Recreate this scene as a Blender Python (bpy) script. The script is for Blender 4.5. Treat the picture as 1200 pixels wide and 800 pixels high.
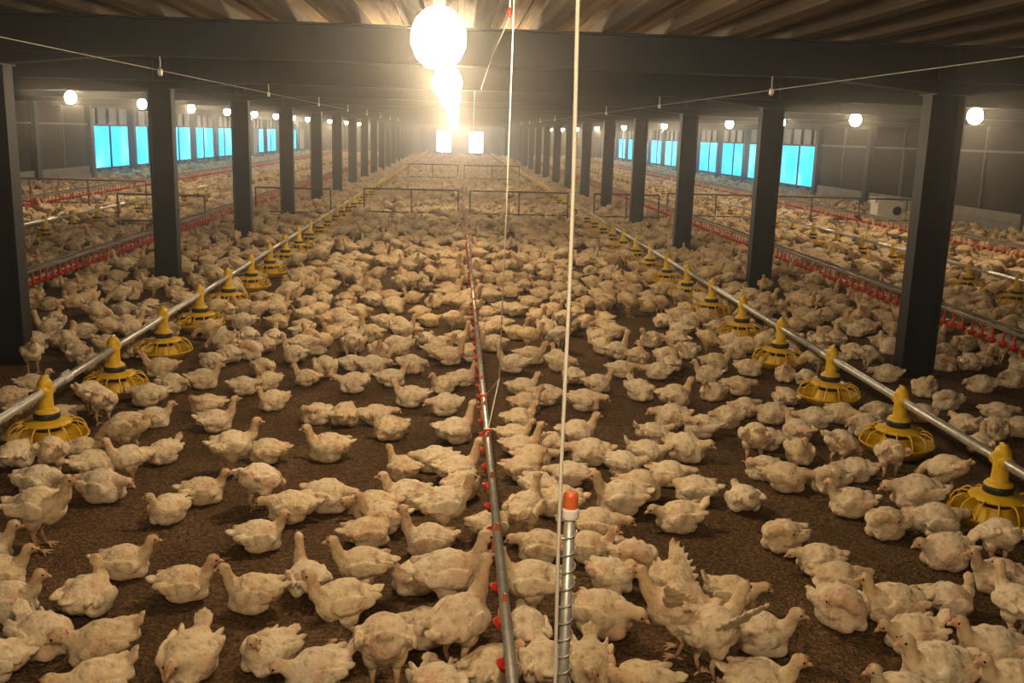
import bpy, bmesh, math, random
import numpy as np
from mathutils import Vector, Matrix, Euler, noise

random.seed(7)
RNG = np.random.default_rng(11)
SC = bpy.context.scene
COL = SC.collection
for _o in list(bpy.data.objects):
    bpy.data.objects.remove(_o)

# ------------------------------------------------------------------ camera
CAM_H, FPX, PITCH, YAW, ROLL = 1.75, 1140.0, 0.2097, 0.0614, 0.0291
_fw = Vector((math.sin(YAW)*math.cos(PITCH), math.cos(YAW)*math.cos(PITCH), -math.sin(PITCH)))
_rt = Vector((math.cos(YAW), -math.sin(YAW), 0))
_up = _rt.cross(_fw)
CR = _rt*math.cos(ROLL) + _up*math.sin(ROLL)
CU = _up*math.cos(ROLL) - _rt*math.sin(ROLL)
cam_data = bpy.data.cameras.new('camera')
cam_data.sensor_width = 36.0
cam_data.sensor_fit = 'HORIZONTAL'
cam_data.lens = 36.0*FPX/1200.0
cam_data.clip_start, cam_data.clip_end = 0.05, 400
cam = bpy.data.objects.new('camera', cam_data)
COL.objects.link(cam)
cam.matrix_world = Matrix(((CR.x, CU.x, -_fw.x, 0), (CR.y, CU.y, -_fw.y, 0), (CR.z, CU.z, -_fw.z, CAM_H), (0, 0, 0, 1)))
SC.camera = cam

def ray(px, py):
    return CR*((px-600)/FPX) + CU*((400-py)/FPX) + _fw
def at_z(px, py, z):
    d = ray(px, py); return Vector((0, 0, CAM_H)) + d*((z-CAM_H)/d.z)
def project(p):
    d = Vector(p) - Vector((0, 0, CAM_H)); w = d.dot(_fw)
    return 600 + FPX*d.dot(CR)/w, 400 - FPX*d.dot(CU)/w, w

# ------------------------------------------------------------------ world, light, exposure
world = bpy.data.worlds.new('outside'); SC.world = world
world.use_nodes = True
bg = world.node_tree.nodes['Background']
bg.inputs[0].default_value = (0.75, 0.85, 1.0, 1)
bg.inputs[1].default_value = 0.6
SC.view_settings.view_transform = 'Standard'
SC.view_settings.look = 'None'
SC.view_settings.gamma = 1.0
SC.view_settings.use_curve_mapping = False
SC.view_settings.exposure = 0.80
LAMP_COLOR = (1.0, 0.76, 0.47)
LAMP_CENTRE, LAMP_SIDE = 108.0, 140.0      # radiance of the bulbs, drawn as oversize balls for their glare
HAZE = 0.0065                              # thin dusty air, also added to imitate lens glow around the lamps
_nt = world.node_tree
_vs = _nt.nodes.new('ShaderNodeVolumeScatter')
_vs.inputs['Density'].default_value = HAZE; _vs.inputs['Anisotropy'].default_value = 0.9
_vs.inputs['Color'].default_value = (0.95, 0.93, 0.9, 1)
_nt.links.new(_vs.outputs[0], _nt.nodes['World Output'].inputs['Volume'])

# ------------------------------------------------------------------ layout (metres)
X0 = 0.17                       # middle of the house: the near drinker line
FEED = {'left': -2.2, 'right': 2.57}
COLX = {'left': -3.28, 'right': 3.61}
COL_Y0, COL_DY, NCOL = 7.25, 4.05, 17
WALL = {'left': -11.4, 'right': 11.75}
Y_BACK, Y_END = -5.0, 76.0
BEAM_B, BEAM_T = 2.22, 2.48
WIN_Z0, WIN_Z1 = 0.30, 1.65

# ------------------------------------------------------------------ materials
def new_mat(name):
    m = bpy.data.materials.new(name); m.use_nodes = True
    nt = m.node_tree
    return m, nt, nt.nodes['Principled BSDF']
def N(nt, kind, **kw):
    n = nt.nodes.new(kind)
    for k, v in kw.items():
        if k in n.inputs: n.inputs[k].default_value = v
        else: setattr(n, k, v)
    return n
def ramp(nt, fac, stops):
    r = nt.nodes.new('ShaderNodeValToRGB')
    while len(r.color_ramp.elements) < len(stops): r.color_ramp.elements.new(0.5)
    for e, (p, c) in zip(r.color_ramp.elements, stops):
        e.position = p; e.color = (*c, 1)
    nt.links.new(fac, r.inputs[0]); return r.outputs[0]
def simple(name, color, rough=0.5, metal=0.0, var=0.25, scale=12.0, bump=0.0, spec=0.5):
    m, nt, b = new_mat(name)
    tc = N(nt, 'ShaderNodeTexCoord')
    nz = N(nt, 'ShaderNodeTexNoise', Scale=scale, Detail=5.0, Roughness=0.6)
    nt.links.new(tc.outputs['Object'], nz.inputs['Vector'])
    lo = tuple(c*(1-var) for c in color); hi = tuple(min(1, c*(1+var)) for c in color)
    nt.links.new(ramp(nt, nz.outputs[0], [(0.3, lo), (0.7, hi)]), b.inputs['Base Color'])
    b.inputs['Roughness'].default_value = rough
    b.inputs['Metallic'].default_value = metal
    b.inputs['Specular IOR Level'].default_value = spec
    if bump:
        bp = N(nt, 'ShaderNodeBump', Strength=bump, Distance=0.01)
        nt.links.new(nz.outputs[0], bp.inputs['Height']); nt.links.new(bp.outputs[0], b.inputs['Normal'])
    return m
def emitter(name, color, strength):
    m = bpy.data.materials.new(name); m.use_nodes = True
    nt = m.node_tree; nt.nodes.clear()
    e = N(nt, 'ShaderNodeEmission'); e.inputs[0].default_value = (*color, 1); e.inputs[1].default_value = strength
    o = N(nt, 'ShaderNodeOutputMaterial'); nt.links.new(e.outputs[0], o.inputs[0])
    return m

M = {}
M['steel'] = simple('painted steel', (0.011, 0.014, 0.019), 0.5, 0.0, 0.25, 6, 0.0, 0.3)
M['galv'] = simple('galvanised pipe', (0.50, 0.49, 0.46), 0.38, 0.55, 0.25, 25)
M['dullpipe'] = simple('weathered pipe', (0.20, 0.18, 0.16), 0.55, 0.3, 0.3, 20)
M['yellow'] = simple('yellow plastic', (0.74, 0.47, 0.02), 0.42, 0, 0.15, 20)
M['black'] = simple('black plastic', (0.018, 0.018, 0.018), 0.45, 0, 0.3, 20)
M['red'] = simple('red plastic', (0.62, 0.035, 0.012), 0.38, 0, 0.15, 20)
M['orange'] = simple('orange clip', (0.62, 0.13, 0.03), 0.45, 0, 0.2, 20)
M['whitepl'] = simple('white plastic', (0.75, 0.72, 0.66), 0.45, 0, 0.1, 20)
M['rope'] = simple('nylon rope', (0.72, 0.68, 0.58), 0.8, 0, 0.15, 300, 0.4)
M['cable'] = simple('wire cable', (0.20, 0.19, 0.18), 0.5, 0.6, 0.2, 60)
M['iron'] = simple('rusty iron fence', (0.07, 0.05, 0.04), 0.7, 0.3, 0.4, 30)
M['redpipe'] = simple('red pipe', (0.13, 0.035, 0.022), 0.6, 0, 0.3, 30)
M['whitewall'] = simple('white wall cladding', (0.42, 0.43, 0.47), 0.7, 0, 0.12, 2)
M['kerb'] = simple('limewashed kerb wall', (0.26, 0.25, 0.23), 0.85, 0, 0.25, 3, 0.2)
M['pad'] = simple('dark curtain panel', (0.018, 0.015, 0.014), 0.85, 0, 0.3, 4, 0.1)
M['rail'] = simple('pale rail', (0.16, 0.15, 0.15), 0.6, 0, 0.15, 8)
M['endwall'] = simple('end wall cladding', (0.12, 0.12, 0.125), 0.7, 0, 0.2, 2)
M['beak'] = simple('horn beak', (0.62, 0.40, 0.22), 0.4, 0, 0.2, 40)
M['comb'] = simple('pink comb', (0.58, 0.26, 0.18), 0.5, 0, 0.25, 60)
M['eye'] = simple('dark eye', (0.012, 0.009, 0.007), 0.12, 0, 0.1, 20)
M['lamp_shade'] = simple('lamp shade enamel', (0.55, 0.53, 0.48), 0.4, 0, 0.1, 20)
M['bulb_c'] = emitter('glowing globe centre', LAMP_COLOR, LAMP_CENTRE)
M['bulb_s'] = emitter('glowing globe side', LAMP_COLOR, LAMP_SIDE)
M['daylight'] = emitter('daylight opening', (0.92, 0.96, 1.0), 6.0)

def blue_pane():
    m = bpy.data.materials.new('blue translucent sheet'); m.use_nodes = True
    nt = m.node_tree; nt.nodes.clear()
    tc = N(nt, 'ShaderNodeTexCoord')
    nz = N(nt, 'ShaderNodeTexNoise', Scale=0.9, Detail=3.0)
    nt.links.new(tc.outputs['Object'], nz.inputs['Vector'])
    c = ramp(nt, nz.outputs[0], [(0.35, (0.01, 0.42, 0.95)), (0.5, (0.03, 0.60, 1.0)), (0.7, (0.20, 0.85, 1.0))])
    e = N(nt, 'ShaderNodeEmission'); nt.links.new(c, e.inputs[0]); e.inputs[1].default_value = 1.4
    o = N(nt, 'ShaderNodeOutputMaterial'); nt.links.new(e.outputs[0], o.inputs[0])
    return m
M['blue'] = blue_pane()

def wood_mat(name, a, b_, c):
    m, nt, b = new_mat(name)
    tc = N(nt, 'ShaderNodeTexCoord'); mp = N(nt, 'ShaderNodeMapping')
    mp.inputs['Scale'].default_value = (22, 0.9, 22)
    nt.links.new(tc.outputs['Object'], mp.inputs[0])
    nz = N(nt, 'ShaderNodeTexNoise', Scale=1.0, Detail=6.0, Roughness=0.65, Distortion=0.4)
    nt.links.new(mp.outputs[0], nz.inputs['Vector'])
    oi = N(nt, 'ShaderNodeObjectInfo')
    mx = N(nt, 'ShaderNodeMath', operation='MULTIPLY_ADD'); mx.inputs[1].default_value = 0.35; 
    nt.links.new(oi.outputs['Random'], mx.inputs[0]); nt.links.new(nz.outputs[0], mx.inputs[2])
    nt.links.new(ramp(nt, mx.outputs[0], [(0.4, a), (0.62, b_), (0.9, c)]), b.inputs['Base Color'])
    b.inputs['Roughness'].default_value = 0.8
    bp = N(nt, 'ShaderNodeBump', Strength=0.5, Distance=0.01)
    nt.links.new(nz.outputs[0], bp.inputs['Height']); nt.links.new(bp.outputs[0], b.inputs['Normal'])
    return m
M['board'] = wood_mat('ceiling boards', (0.16, 0.10, 0.055), (0.40, 0.28, 0.165), (0.62, 0.47, 0.30))
M['purlin'] = wood_mat('roof purlins', (0.05, 0.042, 0.034), (0.10, 0.075, 0.052), (0.18, 0.13, 0.085))

def litter_mat():
    m, nt, b = new_mat('brown litter')
    tc = N(nt, 'ShaderNodeTexCoord')
    big = N(nt, 'ShaderNodeTexNoise', Scale=1.6, Detail=4.0, Roughness=0.6)
    fine = N(nt, 'ShaderNodeTexNoise', Scale=48.0, Detail=4.0, Roughness=0.75)
    vor = N(nt, 'ShaderNodeTexVoronoi', Scale=80.0)
    for n in (big, fine, vor): nt.links.new(tc.outputs['Object'], n.inputs['Vector'])
    c1 = ramp(nt, big.outputs[0], [(0.3, (0.085, 0.050, 0.026)), (0.55, (0.135, 0.082, 0.042)), (0.75, (0.185, 0.118, 0.064))])
    c2 = ramp(nt, fine.outputs[0], [(0.34, (0.30, 0.28, 0.25)), (0.52, (1.0, 1.0, 1.0)), (0.70, (2.1, 1.95, 1.7))])
    mx = N(nt, 'ShaderNodeMixRGB', blend_type='MULTIPLY'); mx.inputs[0].default_value = 1
    nt.links.new(c1, mx.inputs[1]); nt.links.new(c2, mx.inputs[2])
    mp = N(nt, 'ShaderNodeMapping'); mp.inputs['Scale'].default_value = (30, 95, 30); mp.inputs['Rotation'].default_value = (0, 0, 0.6)
    nt.links.new(tc.outputs['Object'], mp.inputs[0])
    st = N(nt, 'ShaderNodeTexNoise', Scale=1.0, Detail=2.0, Distortion=2.5); nt.links.new(mp.outputs[0], st.inputs['Vector'])
    sf = ramp(nt, st.outputs[0], [(0.66, (0, 0, 0)), (0.74, (0.6, 0.6, 0.6))])
    m3 = N(nt, 'ShaderNodeMixRGB'); m3.inputs[2].default_value = (0.30, 0.21, 0.12, 1)
    nt.links.new(sf, m3.inputs[0]); nt.links.new(mx.outputs[0], m3.inputs[1])
    nt.links.new(m3.outputs[0], b.inputs['Base Color'])
    b.inputs['Roughness'].default_value = 0.95; b.inputs['Specular IOR Level'].default_value = 0.15
    ad = N(nt, 'ShaderNodeMath', operation='ADD')
    nt.links.new(fine.outputs[0], ad.inputs[0]); nt.links.new(vor.outputs[0], ad.inputs[1])
    bp = N(nt, 'ShaderNodeBump', Strength=0.9, Distance=0.012)
    nt.links.new(ad.outputs[0], bp.inputs['Height']); nt.links.new(bp.outputs[0], b.inputs['Normal'])
    return m
M['litter'] = litter_mat()

def feather_mat():
    m, nt, b = new_mat('plumage')
    at = N(nt, 'ShaderNodeAttribute', attribute_name='Col')
    tc = N(nt, 'ShaderNodeTexCoord'); oi = N(nt, 'ShaderNodeObjectInfo')
    nz = N(nt, 'ShaderNodeTexNoise', Scale=28.0, Detail=5.0, Roughness=0.65)
    nt.links.new(tc.outputs['Object'], nz.inputs['Vector'])
    v = N(nt, 'ShaderNodeTexVoronoi', Scale=75.0); v.feature = 'SMOOTH_F1'
    nt.links.new(tc.outputs['Object'], v.inputs['Vector'])
    tint = ramp(nt, nz.outputs[0], [(0.30, (0.58, 0.46, 0.36)), (0.47, (0.93, 0.90, 0.86)), (0.7, (1.06, 1.06, 1.06))])
    ind = ramp(nt, oi.outputs['Random'], [(0.0, (0.88, 0.80, 0.68)), (0.35, (1.0, 0.95, 0.84)), (0.7, (1.0, 0.98, 0.94)), (1.0, (0.95, 0.88, 0.82))])
    m1 = N(nt, 'ShaderNodeMixRGB', blend_type='MULTIPLY'); m1.inputs[0].default_value = 1
    m2 = N(nt, 'ShaderNodeMixRGB', blend_type='MULTIPLY'); m2.inputs[0].default_value = 1
    nt.links.new(at.outputs['Color'], m1.inputs[1]); nt.links.new(tint, m1.inputs[2])
    nt.links.new(m1.outputs[0], m2.inputs[1]); nt.links.new(ind, m2.inputs[2])
    nt.links.new(m2.outputs[0], b.inputs['Base Color'])
    b.inputs['Roughness'].default_value = 0.9; b.inputs['Specular IOR Level'].default_value = 0.1
    b.inputs['Sheen Weight'].default_value = 0.15
    ad = N(nt, 'ShaderNodeMath', operation='ADD')
    nt.links.new(nz.outputs[0], ad.inputs[0]); nt.links.new(v.outputs[0], ad.inputs[1])
    bp = N(nt, 'ShaderNodeBump', Strength=0.5, Distance=0.009)
    nt.links.new(ad.outputs[0], bp.inputs['Height']); nt.links.new(bp.outputs[0], b.inputs['Normal'])
    return m
M['feather'] = feather_mat()

# ------------------------------------------------------------------ mesh helpers
class MB:
    """Collects shapes; mesh() gives the mesh data, build() links one mesh object."""
    def __init__(s): s.v = []; s.f = []; s.mi = []
    def add(s, vs, fs, mi=0):
        o = len(s.v); s.v += [tuple(v) for v in vs]
        s.f += [tuple(i+o for i in f) for f in fs]; s.mi += [mi]*len(fs); return s
    def box(s, a, b, mi=0):
        (x0, y0, z0), (x1, y1, z1) = a, b
        return s.add([(x0,y0,z0),(x1,y0,z0),(x1,y1,z0),(x0,y1,z0),(x0,y0,z1),(x1,y0,z1),(x1,y1,z1),(x0,y1,z1)],
                     [(0,3,2,1),(4,5,6,7),(0,1,5,4),(1,2,6,5),(2,3,7,6),(3,0,4,7)], mi)
    def tube(s, path, r, n=8, mi=0, caps=True):
        path = [Vector(p) for p in path]; rs = r if isinstance(r, (list, tuple)) else [r]*len(path)
        rings = []; ref = None
        for i, p in enumerate(path):
            t = (path[min(i+1, len(path)-1)] - path[max(i-1, 0)]).normalized()
            if ref is None: ref = Vector((0, 0, 1)) if abs(t.z) < 0.9 else Vector((1, 0, 0))
            a = (ref - t*ref.dot(t)).normalized(); ref = a; b = t.cross(a)
            rings.append([p + (a*math.cos(2*math.pi*k/n) + b*math.sin(2*math.pi*k/n))*rs[i] for k in range(n)])
        vs = [v for rg in rings for v in rg]; fs = []
        for i in range(len(path)-1):
            for k in range(n):
                k2 = (k+1) % n; fs.append((i*n+k, i*n+k2, (i+1)*n+k2, (i+1)*n+k))
        if caps: fs += [tuple(range(n))[::-1], tuple((len(path)-1)*n+k for k in range(n))]
        return s.add(vs, fs, mi)
    def lathe(s, prof, n=24, c=(0, 0, 0), mi=0):
        vs = []; fs = []
        for (r, z) in prof:
            for k in range(n):
                a = 2*math.pi*k/n; vs.append((c[0]+r*math.cos(a), c[1]+r*math.sin(a), c[2]+z))
        for i in range(len(prof)-1):
            for k in range(n):
                k2 = (k+1) % n; fs.append((i*n+k, i*n+k2, (i+1)*n+k2, (i+1)*n+k))
        return s.add(vs, fs, mi)
    def ball(s, c, r, nu=10, nv=7, mi=0):
        rr = r if isinstance(r, (tuple, list)) else (r, r, r)
        vs = [(c[0], c[1], c[2]-rr[2])]
        for i in range(1, nv):
            ph = -math.pi/2 + math.pi*i/nv
            for k in range(nu):
                a = 2*math.pi*k/nu
                vs.append((c[0]+rr[0]*math.cos(ph)*math.cos(a), c[1]+rr[1]*math.cos(ph)*math.sin(a), c[2]+rr[2]*math.sin(ph)))
        vs.append((c[0], c[1], c[2]+rr[2])); fs = []
        for k in range(nu): fs.append((0, 1+(k+1) % nu, 1+k))
        for i in range(nv-2):
            for k in range(nu):
                k2 = (k+1) % nu; a = 1+i*nu; fs.append((a+k, a+k2, a+nu+k2, a+nu+k))
        t = len(vs)-1; a = 1+(nv-2)*nu
        for k in range(nu): fs.append((a+k, a+(k+1) % nu, t))
        return s.add(vs, fs, mi)
    def mesh(s, name, mats, smooth=False):
        me = bpy.data.meshes.new(name); me.from_pydata(s.v, [], s.f)
        for m in (mats if isinstance(mats, (list, tuple)) else [mats]): me.materials.append(m)
        me.polygons.foreach_set('material_index', s.mi)
        if smooth: me.polygons.foreach_set('use_smooth', [True]*len(me.polygons))
        me.update(); return me
    def build(s, name, mats, parent=None, loc=(0, 0, 0), smooth=False):
        return place(name, s.mesh(name, mats, smooth), parent, loc)
def place(name, me, parent=None, loc=(0, 0, 0), rz=0.0):
    o = bpy.data.objects.new(name, me); COL.objects.link(o)
    if parent: o.parent = parent
    o.location = loc; o.rotation_euler = (0, 0, rz); return o
def empty(name, loc=(0, 0, 0), rz=0.0):
    o = place(name, None, None, loc, rz); o.empty_display_size = 0.1; return o
def tag(o, label, cat, group=None, kind=None):
    if label: o['label'] = label
    if cat: o['category'] = cat
    if group: o['group'] = group
    if kind: o['kind'] = kind
    return o
def struct(o): o['kind'] = 'structure'; return o
_ones = ['', 'first', 'second', 'third', 'fourth', 'fifth', 'sixth', 'seventh', 'eighth', 'ninth', 'tenth', 'eleventh', 'twelfth',
         'thirteenth', 'fourteenth', 'fifteenth', 'sixteenth', 'seventeenth', 'eighteenth', 'nineteenth']
def ordinal(n):
    if n < 20: return _ones[n]
    tens = {2: 'twent', 3: 'thirt', 4: 'fort', 5: 'fift', 6: 'sixt', 7: 'sevent', 8: 'eight', 9: 'ninet'}[n//10]
    return tens + 'ieth' if n % 10 == 0 else tens + 'y-' + _ones[n % 10]

# ================================================================== STRUCTURE
# floor: litter with a little relief, finer near the camera
def make_floor():
    xs = np.concatenate([np.arange(WALL['left']-0.3, -5, 0.6), np.arange(-5, 5.2, 0.07), np.arange(5.2, WALL['right']+0.9, 0.6)])
    ys = np.concatenate([np.arange(Y_BACK-0.3, 1.2, 0.6), np.arange(1.2, 8.5, 0.06), np.arange(8.5, 20, 0.4), np.arange(20, Y_END+2, 2.0)])
    v = []
    for y in ys:
        for x in xs:
            near = 1.0 if (-5 < x < 5.2 and 1.2 < y < 8.5) else 0.0
            z = near*(0.010*noise.noise((x*2.2, y*2.2, 0)) + 0.006*noise.noise((x*9, y*9, 3)))
            v.append((x, y, z-0.004))
    nx = len(xs); f = []
    for j in range(len(ys)-1):
        for i in range(nx-1):
            a = j*nx+i; f.append((a, a+1, a+1+nx, a+nx))
    return struct(MB().add(v, f).build('floor', M['litter'], smooth=True))
floor = make_floor()

# side walls with kerb, posts, dark curtain panels and blue windows
win_no = [0]
def make_wall(side):
    X = WALL[side]; s = -1 if side == 'left' else 1          # s: outward
    def bx(x_in, x_out, y0, y1, z0, z1):                     # depth measured outward from the wall's inner face
        a, b = X+s*x_in, X+s*x_out
        return MB().box((min(a, b), y0, z0), (max(a, b), y1, z1))
    w = struct(bx(0.14, 0.22, Y_BACK, Y_END, -0.02, 2.62).build('wall_'+side, M['whitewall']))
    bx(-0.06, 0.14, Y_BACK, Y_END, -0.02, 0.20).build('kerb', M['kerb'], w)
    y_win = 31.6
    post0 = COL_Y0 - 3*COL_DY
    posts = [post0 + i*COL_DY for i in range(0, 21)]
    for i, y in enumerate(posts):
        if y > Y_END: break
        bx(-0.12, 0.10, y-0.13, y+0.13, 0.0, 2.45).build('wall_post', M['steel'], w)
        y1 = posts[i+1] if i+1 < len(posts) else Y_END
        if y < y_win-1:                                      # dark curtain bay
            for k in range(2):
                a = y+0.16+k*(COL_DY-0.32)/2; b = a+(COL_DY-0.32)/2-0.05
                bx(0.03, 0.12, a, b, 0.42, 1.66).build('curtain_panel', M['pad'], w)
                bx(0.03, 0.12, a, b, 1.70, 2.30).build('curtain_panel', M['pad'], w)
            bx(-0.02, 0.05, y+0.14, y1-0.14, 1.655, 1.705).build('rail', M['rail'], w)
            bx(-0.02, 0.05, y+COL_DY/2-0.03, y+COL_DY/2+0.02, 0.40, 2.30).build('mullion', M['rail'], w)
            bx(-0.02, 0.13, y+0.14, y1-0.14, 0.20, 0.42).build('ledge', M['kerb'], w)
        else:
            n = 4
            for k in range(1, n):                            # cladding battens above and below the windows
                yy = y + k*COL_DY/n
                bx(0.06, 0.14, yy-0.035, yy+0.035, 0.2, WIN_Z0-0.03).build('batten', M['steel'], w)
                bx(0.06, 0.14, yy-0.035, yy+0.035, WIN_Z1+0.03, 2.45).build('batten', M['steel'], w)
    # windows: one per bay
    for i, y in enumerate(posts):
        if y < y_win-1 or y+COL_DY > Y_END: continue
        if side == 'left' and i in (15,):                    # blank bay beside the door
            y_a = y+2.6
        else: y_a = y+0.16
        y_b = y+COL_DY-0.16
        win_no[0] += 1
        wn = struct(bx(0.10, 0.135, y_a, y_b, WIN_Z0, WIN_Z1).build('window_%d' % win_no[0], M['steel']))
        npane = 2 if y_b-y_a > 2 else 1
        wpane = (y_b-y_a)/npane
        for k in range(npane):
            bx(0.07, 0.098, y_a+k*wpane+0.03, y_a+(k+1)*wpane-0.03, WIN_Z0+0.02, WIN_Z1-0.02).build('pane', M['blue'], wn)
            if k: bx(0.02, 0.098, y_a+k*wpane-0.028, y_a+k*wpane+0.028, WIN_Z0, WIN_Z1).build('mullion', M['steel'], wn)
        bx(0.03, 0.13, y_a-0.02, y_b+0.02, WIN_Z0-0.05, WIN_Z0).build('sill', M['steel'], wn)
        bx(0.03, 0.13, y_a-0.02, y_b+0.02, WIN_Z1, WIN_Z1+0.04).build('head_rail', M['steel'], wn)
    return w
wall_left = make_wall('left'); wall_right = make_wall('right')
# a door left ajar on the left wall: a slit of daylight beside its leaf
d = struct(MB().box((WALL['left']-0.12, 52.6, 0.05), (WALL['left']-0.04, 53.5, 2.0)).build('door_1', M['whitewall']))
MB().box((WALL['left']-0.10, 53.53, 0.1), (WALL['left']-0.06, 53.83, 1.98)).build('door_gap', M['daylight'], d)
MB().box((WALL['left']-0.03, 53.3, 0.95), (WALL['left']+0.03, 53.42, 1.0)).build('door_handle', M['galv'], d)

# end walls
we = struct(MB().box((WALL['left']-0.2, Y_END, -0.02), (WALL['right']+0.2, Y_END+0.2, 2.7)).build('wall_back', M['endwall']))
for k in range(12):
    x = WALL['left'] + 1.0 + k*1.95
    MB().box((x-0.05, Y_END-0.08, 0), (x+0.05, Y_END, 2.6)).build('wall_post', M['steel'], we)
for i, (xa, xb) in enumerate([(-1.52, -0.42), (0.92, 2.02)]):
    win_no[0] += 1
    wn = struct(MB().box((xa-0.08, Y_END-0.10, 0.22), (xb+0.08, Y_END-0.04, 1.93)).build('window_%d' % win_no[0], M['endwall']))
    hx = (xb-xa)/2
    for k in range(2):
        for j in range(2):
            MB().box((xa+k*hx+0.02, Y_END-0.13, 0.3+j*0.78), (xa+(k+1)*hx-0.02, Y_END-0.105, 1.06+j*0.78)).build('pane', M['daylight'], wn)
wf = struct(MB().box((WALL['left']-0.2, Y_BACK-0.2, -0.02), (WALL['right']+0.2, Y_BACK, 2.7)).build('wall_front', M['endwall']))

# ceiling: boards on purlins
def roof_z(x):
    """underside of the purlins: flat over the middle, falling gently to the eaves"""
    a = max(0.0, abs(x-X0)-3.6); return BEAM_T - 0.006*a
ceil = struct(MB().add([(WALL['left']-0.2, Y_BACK, 2.62), (X0, Y_BACK, 2.70), (WALL['right']+0.2, Y_BACK, 2.62),
                        (WALL['left']-0.2, Y_END, 2.62), (X0, Y_END, 2.70), (WALL['right']+0.2, Y_END, 2.62)],
                       [(0, 1, 4, 3), (1, 2, 5, 4)]).build('ceiling', M['board']))
PSP = 0.455
n_p = int((WALL['right']-WALL['left'])/PSP)
pur = MB().box((-0.055, Y_BACK, 0), (0.055, Y_END, 0.095)).mesh('purlin', M['purlin'])
for i in range(n_p+1):
    x = X0 + (i - n_p/2)*PSP
    place('purlin', pur, ceil, (x, 0, roof_z(x)))
brd = [MB().box((-wd/2, Y_BACK, 0), (wd/2, 19.4, 0.02)).mesh('board', M['board']) for wd in (0.125, 0.14, 0.11)]
for i in range(-12, 12):
    x = X0 + (i+0.5)*PSP + (0 if n_p % 2 == 0 else PSP/2)
    for k in range(3):
        xx = x - 0.15 + k*0.15
        place('board', brd[(i*7+k*3) % 3], ceil, (xx + random.uniform(-0.008, 0.008), 0, roof_z(xx)+0.097+random.uniform(0, 0.02)))

# ================================================================== STEEL FRAME
def make_column_meshes():
    W, D, T = 0.20, 0.24, 0.016
    H_ = BEAM_B - 0.10
    fl = MB().box((-0.009, -0.075, 0.02), (0.009, 0.075, H_)).mesh('flange', M['steel'])
    wb = MB().box((-D/2, -0.006, 0.02), (D/2, 0.006, H_)).mesh('web', M['steel'])
    bp = MB().box((-0.16, -0.12, 0.0), (0.16, 0.12, 0.02)).mesh('base_plate', M['steel'])
    cp = MB().box((-0.13, -0.14, H_), (0.13, 0.14, H_+0.015)).mesh('cap_plate', M['steel'])
    return W, D, fl, wb, bp, cp
cW, cD, c_fl, c_wb, c_bp, c_cp = make_column_meshes()
for side in ('left', 'right'):
    for i in range(-1, NCOL):
        x, y = COLX[side], COL_Y0 + i*COL_DY
        if i == -1: continue
        where = 'nearest the camera' if i == 0 else ordinal(i+1) + ' from the camera'
        c = tag(empty('steel_column', (x, y, 0)), 'dark steel column %s in the %s row' % (where, side), 'column', 'steel columns in two rows')
        place('flange', c_fl, c, (-cD/2, 0, 0)); place('flange', c_fl, c, (cD/2, 0, 0))
        place('web', c_wb, c, (0, 0, 0))
        place('base_plate', c_bp, c, (0, 0, 0)); place('cap_plate', c_cp, c, (0, 0, 0))
def beam_meshes():
    xl, xr = WALL['left']+0.05, WALL['right']-0.05
    pts = [xl, COLX['left'], X0, COLX['right'], xr]
    web = MB(); top = MB(); bot = MB()
    for a, b in zip(pts[:-1], pts[1:]):
        za, zb = roof_z(a)-0.003, roof_z(b)-0.003
        def slab(mb, ya, yb, da, db):
            mb.add([(a, ya, za-db), (b, ya, zb-db), (b, yb, zb-db), (a, yb, za-db), (a, ya, za-da), (b, ya, zb-da), (b, yb, zb-da), (a, yb, za-da)],
                   [(0,3,2,1),(4,5,6,7),(0,1,5,4),(1,2,6,5),(2,3,7,6),(3,0,4,7)])
        slab(web, -0.006, 0.006, 0.014, 0.246); slab(top, -0.08, 0.08, 0.0, 0.014); slab(bot, -0.08, 0.08, 0.246, 0.26)
    h = MB()                                                  # haunch: a triangular gusset with a bottom flange
    for sgn in (-1, 1):
        L = 0.95; z0 = BEAM_B; dz = 0.10
        h.add([(0.0, -0.006, z0), (sgn*L, -0.006, z0), (0.0, -0.006, z0-dz), (0.0, 0.006, z0), (sgn*L, 0.006, z0), (0.0, 0.006, z0-dz)],
              [(0, 1, 2), (3, 5, 4), (0, 2, 5, 3), (0, 3, 4, 1), (1, 4, 5, 2)])
        h.add([(0, -0.08, z0-dz), (sgn*L, -0.08, z0-0.004), (sgn*L, 0.08, z0-0.004), (0, 0.08, z0-dz),
               (0, -0.08, z0-dz+0.012), (sgn*L, -0.08, z0+0.0), (sgn*L, 0.08, z0+0.0), (0, 0.08, z0-dz+0.012)],
              [(0,3,2,1),(4,5,6,7),(0,1,5,4),(1,2,6,5),(2,3,7,6),(3,0,4,7)])
    st = MB().box((-0.075, -0.05, BEAM_B+0.015), (-0.063, 0.05, BEAM_T-0.018)).mesh('stiffener', M['steel'])
    return web.mesh('web', M['steel']), top.mesh('flange', M['steel']), bot.mesh('flange', M['steel']), h.mesh('haunch', M['steel']), st
b_web, b_top, b_bot, b_h, b_st = beam_meshes()
for i in range(NCOL):
    y = COL_Y0 + i*COL_DY
    where = 'nearest the camera' if i == 0 else ordinal(i+1) + ' from the camera'
    b = tag(empty('roof_beam', (0, y, 0)), 'dark steel roof beam spanning the house, %s' % where, 'beam', 'steel roof beams')
    place('web', b_web, b); place('flange', b_top, b); place('flange', b_bot, b)
    for side in ('left', 'right'):
        place('haunch', b_h, b, (COLX[side], 0, 0))
        if i < 6:
            place('stiffener', b_st, b, (COLX[side], 0, 0)); place('stiffener', b_st, b, (COLX[side]+0.14, 0, 0))

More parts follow.
